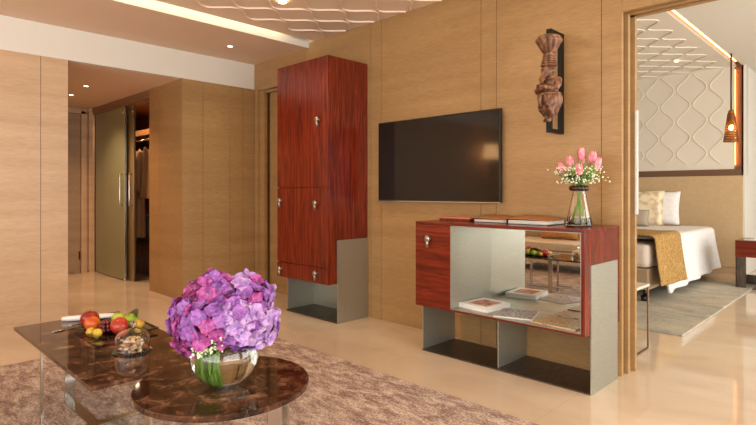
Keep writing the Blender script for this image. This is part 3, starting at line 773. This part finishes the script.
# ------------------------------------------------------------------ fruit plate
t = thing('plate', 'square greenish glass plate holding the fruit on the marble table', 'plate', (-3.16, 1.05, RT))
PC = Vector((-3.14, 1.083, 0)); PR = Matrix.Rotation(0, 3, 'Z'); PH = .165
def pf(u, v, dz=0):
    a, c = (u-.5)*2, (v-.5)*2
    e = max(abs(a), abs(c)); p = PR @ Vector((a*PH*1.25, c*PH*.98, 0))
    return PC+p+Vector((0, 0, RT+.004+max(0, e-.72)*.075+dz))
b = MB(); b.grid(lambda u, v: pf(u, v), 24, 24); o = build(b, 'dish', m_gglass, t); mod(o, 'SOLIDIFY', thickness=.004, offset=-1)
PZ = RT+.0045
def skin(name, a, b_, c, sc=10):
    return noisy(name, (1, 1, 1), [(.35, a), (.5, b_), (.66, c)], .28, nscale=sc, Coat_Weight=.2)
m_red = skin('red_apple_skin', (110, 12, 14), (150, 26, 20), (176, 52, 30))
m_peach = skin('orange_mango_skin', (196, 70, 20), (222, 120, 24), (240, 160, 40))
m_redy = skin('red_yellow_apple_skin', (164, 40, 34), (190, 62, 44), (214, 150, 70), 14)
m_gapple = skin('green_apple_skin', (150, 160, 40), (178, 186, 62), (204, 204, 96))
m_yel = skin('yellow_fruit_skin', (180, 128, 40), (208, 170, 62), (224, 190, 96), 20)
m_grape = skin('red_grape_skin', (84, 14, 20), (112, 24, 28), (140, 48, 44), 30)
m_stalk = plain('fruit_stalk', (70, 48, 26), .7)
def apple(x, y, r, mat, label, name='apple', cat='apple', squash=.92, tilt=(0, 0), stalk=True, lift=0):
    t = thing(name, label, cat, (x, y, PZ+lift)); z = PZ+lift
    prof = []
    for i in range(17):
        a = -PI/2+PI*i/16; rr = math.cos(a); zz = math.sin(a)
        dip = .22*math.exp(-(rr/.28)**2) if zz > 0 else .10*math.exp(-(rr/.25)**2)
        prof.append((max(.0006, r*rr*(1+.06*zz)), r*squash*(zz-dip*(1 if zz > 0 else -1))))
    zmin = min(p[1] for p in prof)
    M = Matrix.Translation((x, y, z-zmin)) @ Matrix.Rotation(tilt[0], 4, 'X') @ Matrix.Rotation(tilt[1], 4, 'Y')
    b = MB(); b.lathe(prof, 28, M=M, mod=lambda a, q: 1+.02*math.cos(5*a)); build(b, 'flesh', mat, t)
    if stalk:
        b = MB(); p0 = M @ Vector((0, 0, r*squash*.72)); p1 = M @ Vector((.004, .002, r*squash*1.18)); b.tube([p0, (p0+p1)/2, p1], .0014, 6); build(b, 'stalk', m_stalk, t)
apple(-3.30, 1.0, .050, m_red, 'large dark red apple at the left of the fruit plate', squash=.98)
apple(-3.205, .985, .041, m_peach, 'orange mango-like fruit beside the dark red apple', 'mango', 'fruit', 1.02, (.3, .2), False)
apple(-3.05, 1.075, .047, m_redy, 'red and yellow apple at the right of the fruit plate', tilt=(.7, .3))
apple(-3.235, 1.135, .040, m_gapple, 'yellow-green apple at the back of the fruit plate', lift=.004)
apple(-3.145, 1.17, .040, skin('lime_green_skin', (130, 160, 30), (150, 184, 44), (178, 204, 70)), 'bright lime green apple at the back of the fruit plate', tilt=(.4, .0), lift=.004)
apple(-3.06, 1.185, .028, m_yel, 'small yellow plum at the far right corner of the fruit plate', 'plum', 'fruit', 1, stalk=False, lift=.003)
apple(-3.10, .945, .0235, m_yel, 'small blushed yellow plum at the front, the left one of the pair', 'plum', 'fruit', 1, (1.2, 0), False)
apple(-3.045, .962, .0235, skin('lemon_yellow_skin', (196, 160, 40), (216, 184, 62), (226, 200, 96)), 'small lemon yellow plum at the front, the right one of the pair', 'plum', 'fruit', 1, (.8, .4), False)
t = thing('grape_bunch', 'bunch of dark red grapes in the middle of the fruit plate', 'grapes', (-3.15, 1.045, PZ))
gp = []
for lay, nn in ((0, 9), (1, 7), (2, 4)):
    for k in range(nn):
        a = 2*PI*k/nn+lay; rr = (.034, .024, .012)[lay]
        gp.append((-3.14+rr*math.cos(a)*1.2, 1.035+rr*math.sin(a), PZ+.013+lay*.018))
b0 = MB(); b0.ball(gp[0], (.0125, .0125, .014), 12, 8); g0 = build(b0, 'grape', m_grape, t)
for p in gp[1:]:
    c = g0.copy(); C.objects.link(c); c.location = Vector(p)-Vector(gp[0]); c.parent = t
b = MB(); b.tube([(-3.145, 1.045, PZ+.01), (-3.145, 1.047, PZ+.055), (-3.135, 1.055, PZ+.075)], .002, 6); build(b, 'stalk', m_stalk, t)
b = MB(); leaf_strip(b, (-3.20, 1.17, PZ+.055), (-3.13, 1.20, PZ+.092), (-3.05, 1.17, PZ+.072), .05); o = build(b, 'leaf', m_leafd); tag(o, 'dark green leaf lying over the fruit at the back of the plate', 'leaf')
# napkin, cutlery
def tube_cloth(b, p0, p1, r, flat=.55, n=14):
    p0, p1 = Vector(p0), Vector(p1); d = (p1-p0).normalized(); s_ = Vector((-d.y, d.x, 0))
    for k in range(1):
        prev = None
        N = 12
        rings = []
        for i in range(N+1):
            c = p0.lerp(p1, i/N); ring = []
            for j in range(n):
                a = 2*PI*j/n; rr = r*(1+.10*math.sin(3*a+i*.6))*(0.75 if i in (0, N) else 1)
                ring.append(b.bm.verts.new(c+s_*rr*math.cos(a)+Vector((0, 0, r*flat+rr*flat*math.sin(a)))))
            rings.append(ring)
        fs = []
        for A, B in zip(rings, rings[1:]):
            for j in range(n): fs.append(b.bm.faces.new((A[j], A[(j+1) % n], B[(j+1) % n], B[j])))
        fs.append(b.bm.faces.new(rings[0][::-1])); fs.append(b.bm.faces.new(rings[-1])); b._tag(fs, True)
t = thing('napkin', 'rolled white napkin lying behind the fruit plate', 'napkin', (-3.45, 1.02, RT))
b = MB(); tube_cloth(b, (-3.585, .935, RT+.0005), (-3.44, 1.215, RT+.0005), .028); build(b, 'roll', m_fabric_w, t)
def knife(p0, p1, label, nm='knife', handle=.45):
    p0, p1 = Vector(p0), Vector(p1); d = p1-p0; L = d.length; a = math.atan2(d.y, d.x)
    t = thing(nm, label, nm, tuple(p0), 'cutlery beside the fruit plate')
    M = Matrix.Translation(p0) @ Matrix.Rotation(a, 4, 'Z')
    b = MB(); b.ball((0, 0, 0), (L*handle/2, .008, .004), 12, 8, M=None)
    for v in b.bm.verts: v.co = M @ (v.co+Vector((L*handle/2, 0, .0042)))
    build(b, 'handle', m_chrome, t)
    b = MB()
    n = 10; vs = []
    for i in range(n+1):
        u = i/n; x = L*handle*.9+u*L*(1-handle*.9); w_ = .009*(1-u**3)
        vs.append([b.bm.verts.new(M @ Vector((x, -w_, .0015))), b.bm.verts.new(M @ Vector((x, w_*.9, .0015))), b.bm.verts.new(M @ Vector((x, w_*.9, .0030))), b.bm.verts.new(M @ Vector((x, -w_, .0022)))])
    fs = []
    for A, B in zip(vs, vs[1:]):
        for j in range(4): fs.append(b.bm.faces.new((A[j], A[(j+1) % 4], B[(j+1) % 4], B[j])))
    b._tag(fs); build(b, 'blade', m_chrome, t)
knife((-3.44, .925, RT), (-3.33, 1.10, RT), 'silver knife between the white napkin and the fruit plate')
knife((-3.335, .815, RT), (-3.375, .985, RT), 'silver fork-like knife at the left tip of the fruit plate')

# ------------------------------------------------------------------ glass cloche of nuts
QX, QY = -2.665, 1.00; QR = .078
t = thing('glass_cloche', 'domed clear glass cloche with a knob covering nuts on the table', 'cloche', (QX, QY, RT))
b = MB(); dome = []
for i in range(3): dome.append((QR, RT+.008+i*.028))
for i in range(1, 9):
    a = PI/2*i/9; dome.append((QR*math.cos(a), RT+.064+.052*math.sin(a)))
ins = [(r-.0025, z-.0025 if i > 2 else z) for i, (r, z) in enumerate(dome)][::-1]
b.lathe(dome+[(.010, RT+.1175)]+[(.009, RT+.1145)]+ins, 40, (QX, QY, 0), cap=False)
o = build(b, 'dome', m_glass, t)
b = MB(); b.lathe([(.007, RT+.117), (.006, RT+.122), (.013, RT+.130), (.015, RT+.138), (.010, RT+.147), (.001, RT+.149)], 24, (QX, QY, 0)); build(b, 'knob', m_glass, t)
b = MB(); b.lathe([(QR+.004, RT), (QR+.012, RT+.003), (QR+.012, RT+.006), (.002, RT+.006)], 40, (QX, QY, 0)); build(b, 'saucer', m_gglass, t)
m_nut = [plain('pale_cashew', (226, 196, 142), .5), plain('roasted_almond', (168, 96, 52), .5), plain('toasted_cashew', (208, 162, 100), .5)]
protos = []
for j in range(3):
    b = MB()
    if j == 1: b.ball((0, 0, 0), (.013, .008, .006), 10, 8)
    else: b.tube([(.010*math.cos(a), .010*math.sin(a)-.004, 0) for a in [k*PI/7 for k in range(8)]], [.002, .0045, .006, .0065, .0065, .006, .005, .0025], 8)
    protos.append((b, j))
pm = []
for b, j in protos:
    me = bpy.data.meshes.new('nut'); b.bm.to_mesh(me); b.bm.free(); me.materials.append(m_nut[j]); pm.append(me)
cnt = 0
for lay in range(5):
    for k in range((15, 14, 12, 9, 5)[lay]):
        rmax = (.062, .058, .052, .042, .024)[lay]; rr = rmax*math.sqrt((k+.5)/(15, 14, 12, 9, 5)[lay]); a = k*2.4+lay
        j = random.choice((0, 0, 1, 2)); o = bpy.data.objects.new('almond' if j == 1 else 'cashew', pm[j]); C.objects.link(o)
        o.location = (QX+rr*math.cos(a), QY+rr*math.sin(a), RT+.0125+lay*.0135)
        o.rotation_euler = (random.uniform(-.3, .3), random.uniform(-.3, .3), random.uniform(0, 6.28))
        if j == 1: tag(o, 'brown almond in the pile under the glass cloche', 'nut', 'almonds under the glass cloche')
        else: tag(o, 'pale curved cashew in the pile under the glass cloche', 'nut', 'cashews under the glass cloche')

# ------------------------------------------------------------------ sliding glass doors of the closet
def glass_door(x0, x1, y, label, hx, mat):
    t = thing('sliding_glass_door', label, 'door', ((x0+x1)/2, y, 0))
    b = MB(); b.box(x0, x1, y-.006, y+.006, .012, 2.36, .001); build(b, 'pane', mat, t)
    b = MB(); b.box(x1-.012, x1, y-.009, y+.009, .012, 2.36, .001); build(b, 'edge_profile', m_chrome if mat is m_frost else m_olive, t)
    b = MB(); b.tube([(hx, y-.006, 1.44), (hx, y-.04, 1.44), (hx, y-.045, 1.42), (hx, y-.045, 1.04), (hx, y-.04, 1.02), (hx, y-.006, 1.02)], .011, 10); build(b, 'handle', m_chrome, t)
    b = MB(); b.box(x1-.05, x1-.01, y-.012, y+.012, 0, .03, .002); build(b, 'floor_guide', m_chrome, t)
    b = MB(); b.tube([(x1-.06, y-.014, 2.28), (x1-.06, y+.0, 2.28)], .018, 14); build(b, 'patch_fitting', m_chrome, t)
glass_door(-8.58, -7.405, 2.69, 'frosted green glass sliding door with a vertical steel handle', -7.50, m_frost)
glass_door(-8.35, -7.22, 2.74, 'dark olive glass door partly hidden behind the frosted one', -7.30, m_olive)

# closet contents
t = thing('closet_shelf', 'brown wooden shelf unit at the top of the closet', 'shelf', (-7.8, 3.3, 1.7))
b = MB(); b.box(-9.34, -6.46, 3.10, 3.545, 2.03, 2.11, .002); build(b, 'shelf_board', veneer('shelf_oak', (170, 110, 66), (190, 130, 82), (206, 148, 98)), t)
b = MB()
for i in range(6): b.box(-9.34, -6.46, 3.50, 3.545, 1.70+i*.055, 1.73+i*.055)
build(b, 'slatted_back', m_walnut, t)
b = MB(); b.tube([(-9.34, 3.0, 1.93), (-6.46, 3.0, 1.93)], .014, 12); tag(build(b, 'clothes_rail', m_chrome), 'metal rail the clothes hang from in the closet', 'rail')
t = thing('chest_of_drawers', 'dark brown chest of drawers low inside the closet', 'drawers', (-8.2, 3.3, 0))
b = MB(); b.box(-9.3, -7.3, 3.12, 3.545, 0, .45, .004); build(b, 'body', m_walnut, t)
for i in range(3):
    b = MB(); b.box(-9.28+i*.66, -8.64+i*.66, 3.105, 3.119, .06, .42, .002); build(b, 'drawer', m_walnut, t)
t = thing('safe', 'dark grey safe standing on the closet drawers', 'safe', (-8.1, 3.35, .45))
b = MB(); b.box(-8.3, -7.8, 3.18, 3.5, .451, .85, .01); build(b, 'body', plain('safe_grey', (66, 72, 76), .5), t)
b = MB(); b.box(-8.28, -7.82, 3.17, 3.18, .48, .83, .003); build(b, 'door', plain('safe_door_grey', (80, 88, 94), .4), t)
def garment(x, y, ztop, L, wd, mat, label, sleeves=True, rot=0.15):
    t = thing('hanging_robe', label, 'robe', (x, y, ztop-L))
    def f(u, v):
        a = 2*PI*u; wv = wd*(.45+.55*min(1, v*6))*(1+.15*v)
        fold = 1+.10*math.sin(7*a+2*v)*min(1, v*3)
        px = wv/2*math.cos(a)*fold; py = .055*math.sin(a)*fold*(1+.5*v)
        return Vector((x+px*math.cos(rot)-py*math.sin(rot), y+px*math.sin(rot)+py*math.cos(rot), ztop-.06*abs(math.cos(a))*(1-min(1, v*4))-L*v))
    b = MB(); b.grid(f, 36, 24); o = build(b, 'body', mat, t); mod(o, 'SOLIDIFY', thickness=.004)
    if sleeves:
        for s_ in (-1, 1):
            b = MB(); dx = s_*wd*.47; q = lambda a, z, o=0: (x+(a)*math.cos(rot)+o, y+(a)*math.sin(rot)-.03, z)
            b.tube([q(dx*.8, ztop-.06), q(dx*1.05, ztop-.2), q(dx*1.1, ztop-.4), q(dx*1.05, ztop-.62)], [.045, .055, .058, .06], 12); build(b, 'sleeve', mat, t)
    b = MB(); b.tube([(x, y, ztop-.02), (x, y, ztop+.05), (x+.01, y+.01, ztop+.085), (x, 3.0, 1.9455)], .003, 6); build(b, 'hanger', m_iron, t)
garment(-7.86, 3.0, 1.83, 1.28, .36, m_robe, 'long tan robe hanging in the closet nearest the glass door')
garment(-7.42, 3.0, 1.83, .72, .36, m_robe, 'short tan garment hanging at the right inside the closet', True, .15)
garment(-8.4, 3.0, 1.83, .9, .36, m_robe2, 'brown coat hanging behind the long tan robe', True, .15)
spot((-7.7, 2.95, 2.44), 26, ang=150)
spot((-8.3, 2.95, 2.44), 14, ang=150)

# ------------------------------------------------------------------ bedroom: bed
XR, YF, YH = -1.90, 6.05, 8.82
t = thing('bed', 'large bed with beige base on black castor legs', 'bed', (-2.8, 7.5, 0))
b = MB(); b.box(-3.75, XR, YF, YH, .145, .375, .012); build(b, 'base', m_bedbase, t)
b = MB(); b.box(-3.76, XR+.01, YF-.005, YH, .378, .635, .07); o = build(b, 'mattress', m_sheet, t)
for p in o.data.polygons: p.use_smooth = True
for x in (-3.6, XR-.06):
    for y in (YF+.10, 7.15, 8.65):
        b = MB(); b.tube([(x, y, .144), (x, y, .07)], .02, 10); b.box(x-.04, x+.04, y-.018, y+.018, .052, .07, .003); b.tube([(x-.022, y-.03, .043), (x+.022, y-.03, .043)], .029, 14); build(b, 'castor', m_black, t)
def drape(name, y0, y1, top, hem, xin, mat, label, cat, th, thick=.02, wav=.012):
    b = MB()
    x_edge = XR+.02+th
    def f(u, v):
        y = y0+(y1-y0)*v
        s_ = u*3.0
        h_ = hem(v)
        if s_ < 1: x = xin+(x_edge-.07-xin)*s_; z = top+.006*math.sin(y*9+x*4)
        elif s_ < 1.5:
            a = (s_-1)/.5*PI/2; x = x_edge-.07+.07*math.sin(a); z = top-.07+.07*math.cos(a)
        else:
            k = (s_-1.5)/1.5; z = (top-.07)*(1-k)+h_*k; x = x_edge+k*(.045+wav*math.sin(y*11))+.02*k*k
        return Vector((x, y, z))
    b.grid(f, 48, 40); o = build(b, name, mat); mod(o, 'SOLIDIFY', thickness=thick, offset=-1); tag(o, label, cat)
    return o
drape('duvet', 6.4, 8.74, .700, lambda v: .085+.05*v, -3.7, m_fabric_w, 'white duvet draped over the bed and down its side', 'duvet', .025, .03, .02)
drape('throw_blanket', YF+.03, 6.98, .742, lambda v: .205-.03*v, -3.7, m_gold, 'gold brown throw blanket across the foot of the bed', 'blanket', .055, .016, .006)
def pillow(x, y, z, w_, h_, d_, mat, label, tilt=.25, rot=0, extra=None, cat='pillow'):
    t = thing('pillow', label, cat, (x, y, z))
    M = Matrix.Translation((x, y, z)) @ Matrix.Rotation(rot, 4, 'Z') @ Matrix.Rotation(-tilt, 4, 'X')
    b = MB()
    for sgn in (-1, 1):
        def f(u, v):
            a, c = u*2-1, v*2-1
            e = max(0, (1-a**4))*max(0, (1-c**4)); pin = 1-.06*(1-abs(a))**1 if 0 else 1
            k = 1-.07*(1-c*c)*abs(a)**3; k2 = 1-.07*(1-a*a)*abs(c)**3
            return M @ Vector((a*w_/2*k, sgn*d_/2*e**.5, h_/2+c*h_/2*k2))
        b.grid(f, 18, 18)
    bmesh.ops.remove_doubles(b.bm, verts=b.bm.verts[:], dist=.0005)
    o = build(b, 'cushion', mat, t)
    b = MB(); pts = []
    for k in range(64):
        q = k/64*4; s_ = int(q); r_ = q-s_
        a, c = [(r_*2-1, -1), (1, r_*2-1), (1-r_*2, 1), (-1, 1-r_*2)][s_]
        kk = 1-.07*(1-c*c)*abs(a)**3; k2 = 1-.07*(1-a*a)*abs(c)**3
        pts.append(M @ Vector((a*w_/2*kk, 0, h_/2+c*h_/2*k2)))
    pts.append(pts[0]); b.tube(pts, .006, 6); build(b, 'piping', extra or mat, t)
pillow(-2.58, 8.62, .705, .62, .52, .20, m_fabric_w, 'white pillow with rust piping leaning on the headboard, at the bed edge', .2, .1, plain('rust_piping', (176, 120, 100), .8))
m_floral = noisy('circle_print_cotton', (1, 1, 1), [(.40, (240, 228, 196)), (.5, (232, 216, 176)), (.56, (222, 188, 160)), (.62, (196, 184, 160))], .85, nscale=9, detail=1)
pillow(-2.72, 8.36, .705, .58, .53, .18, m_floral, 'cream pillow with pastel circle print in front of the white pillow', .25, .1)
pillow(-2.76, 8.14, .705, .42, .24, .13, plain('grey_cushion', (176, 160, 140), .8), 'small grey cushion in front of the circle print pillow', .25, .1)

# nightstand
t = thing('nightstand', 'rosewood topped nightstand on a dark steel frame beside the bed', 'nightstand', (-1.0, 8.1, 0))
b = MB(); b.box(-1.44, -.55, 7.82, 8.35, .395, .60, .004); build(b, 'drawer_box', m_roseh, t)
b = MB(); b.box(-1.438, -1.428, 7.84, 8.33, 0, .394); b.box(-1.438, -1.33, 7.84, 7.85, 0, .394); build(b, 'leg', m_steeld, t)
b = MB(); b.box(-.562, -.552, 7.84, 8.33, 0, .394); build(b, 'leg', m_steeld, t)
b = MB(); b.box(-1.427, -.563, 7.86, 8.33, .0, .012); b.box(-1.427, -.563, 8.32, 8.33, .012, .12); build(b, 'base_plate', m_steeld, t)
t = thing('notepad', 'small notepad with pen on the nightstand', 'notepad', (-1.25, 8.0, .60))
b = MB(); b.box(-1.36, -1.16, 7.9, 8.04, .60, .612, .001); build(b, 'paper', m_paper, t)
b = MB(); b.tube([(-1.34, 7.93, .6165), (-1.2, 7.99, .6165)], .0045, 8); build(b, 'pen', m_chrome, t)

# pendant lamp
LX, LY = -1.572, 8.3
t = thing('pendant_lamp', 'bronze pierced cone pendant lamp hanging beside the bedhead', 'lamp', (LX, LY, 1.865))
b = MB(); b.tube([(LX, LY, 2.28), (LX, LY, BC)], .011, 10); build(b, 'rod', plain('dark_bronze_rod', (92, 66, 46), .4, .6), t)
b = MB(); nseg = 44; nrow = 13
for i in range(nrow):
    z0 = 1.865+i*.031; r0 = .088-.052*(i/nrow); b.lathe([(r0, z0), (r0+.002, z0+.007), (r0-.001, z0+.014)], nseg, (LX, LY, 0), cap=False)
    if i < nrow-1:
        r1 = .088-.052*((i+1)/nrow)
        for k in range(0, nseg, 2):
            a = 2*PI*k/nseg+(i % 2)*PI/nseg*2; b.tube([(LX+r0*math.cos(a), LY+r0*math.sin(a), z0+.012), (LX+r1*math.cos(a), LY+r1*math.sin(a), z0+.032)], .0042, 4)
b.lathe([(.036, 2.255), (.030, 2.285), (.012, 2.295)], 24, (LX, LY, 0))
build(b, 'shade', m_bronze, t)
b = MB(); b.ball((LX, LY, 2.06), (.028, .028, .04)); build(b, 'bulb', emit('pendant_bulb', (255, 200, 130), 35), t)

# luggage-height side table behind the jamb
t = thing('metal_side_table', 'small side table with thin bronze legs beyond the doorway jamb', 'side table', (-1.6, 4.18, 0))
b = MB(); b.box(-1.86, -1.357, 3.98, 4.365, .476, .496, .002); build(b, 'tabletop', plain('pale_tray', (214, 206, 190), .3), t)
m_fr = plain('bronzed_frame', (120, 98, 74), .35, .8)
for x in (-1.365, -1.84):
    b = MB(); b.tube([(x, 4.0, .475), (x, 4.0, .006), (x, 4.35, .006), (x, 4.35, .475)], .0075, 8, smooth=False); build(b, 'leg', m_fr, t)
# long steel pull on the sliding bedroom door
t = thing('pull_handle', 'long slim steel pull handle on the edge of the doorway jamb', 'handle', (-1.245, 3.74, 1.05))
b = MB(); b.box(-1.2475, -1.232, 3.712, 3.742, 1.05, 1.745, .002); build(b, 'bar', plain('satin_steel', (208, 208, 202), .4, .5), t)

# ------------------------------------------------------------------ seating seen in the niche mirror
t = thing('sofa', 'cream sofa with tan cushions facing the coffee table', 'sofa', (-3.6, -.75, 0))
b = MB(); b.box(-5.1, -2.3, -1.25, -.28, .14, .33, .03); build(b, 'base', m_beige, t)
b = MB(); b.box(-5.1, -2.3, -1.38, -1.16, .14, .72, .05); build(b, 'backrest', m_beige, t)
for x in (-5.22, -2.30):
    b = MB(); b.box(x, x+.12, -1.38, -.28, .14, .54, .03); build(b, 'armrest', m_beige, t)
for i in range(3):
    b = MB(); b.box(-5.09+i*.93, -4.175+i*.93, -1.14, -.26, .335, .45, .04); build(b, 'seat_cushion', m_beige, t)
for x in (-5.1, -2.32):
    for y in (-1.3, -.36):
        b = MB(); b.tube([(x+.02, y, .012), (x+.02, y, .14)], .018, 10); build(b, 'leg', m_iron, t)
for i, (x, nm) in enumerate(((-4.70, 'left'), (-3.80, 'middle'), (-2.95, 'right'))):
    pillow(x, -.88, .452, .62, .40, .2, m_tan, 'tan cushion on the cream sofa, the %s of three' % nm, -.25, 0, cat='cushion')
# floor lamp seen in the television screen
t = thing('floor_lamp', 'floor lamp with glowing fabric shade at the end of the sofa', 'lamp', (-5.42, -1.5, 0))
b = MB(); b.lathe([(.13, 0), (.13, .015), (.015, .025)], 24, (-5.4, -1.52, 0)); build(b, 'base', m_iron, t)
b = MB(); b.tube([(-5.4, -1.52, .02), (-5.4, -1.52, 1.85)], .01, 8); build(b, 'pole', m_iron, t)
b = MB(); b.lathe([(.16, 1.83), (.12, 2.08)], 32, (-5.4, -1.52, 0), cap=False); o = build(b, 'lamp_shade', m_shade, t); mod(o, 'SOLIDIFY', thickness=.004)
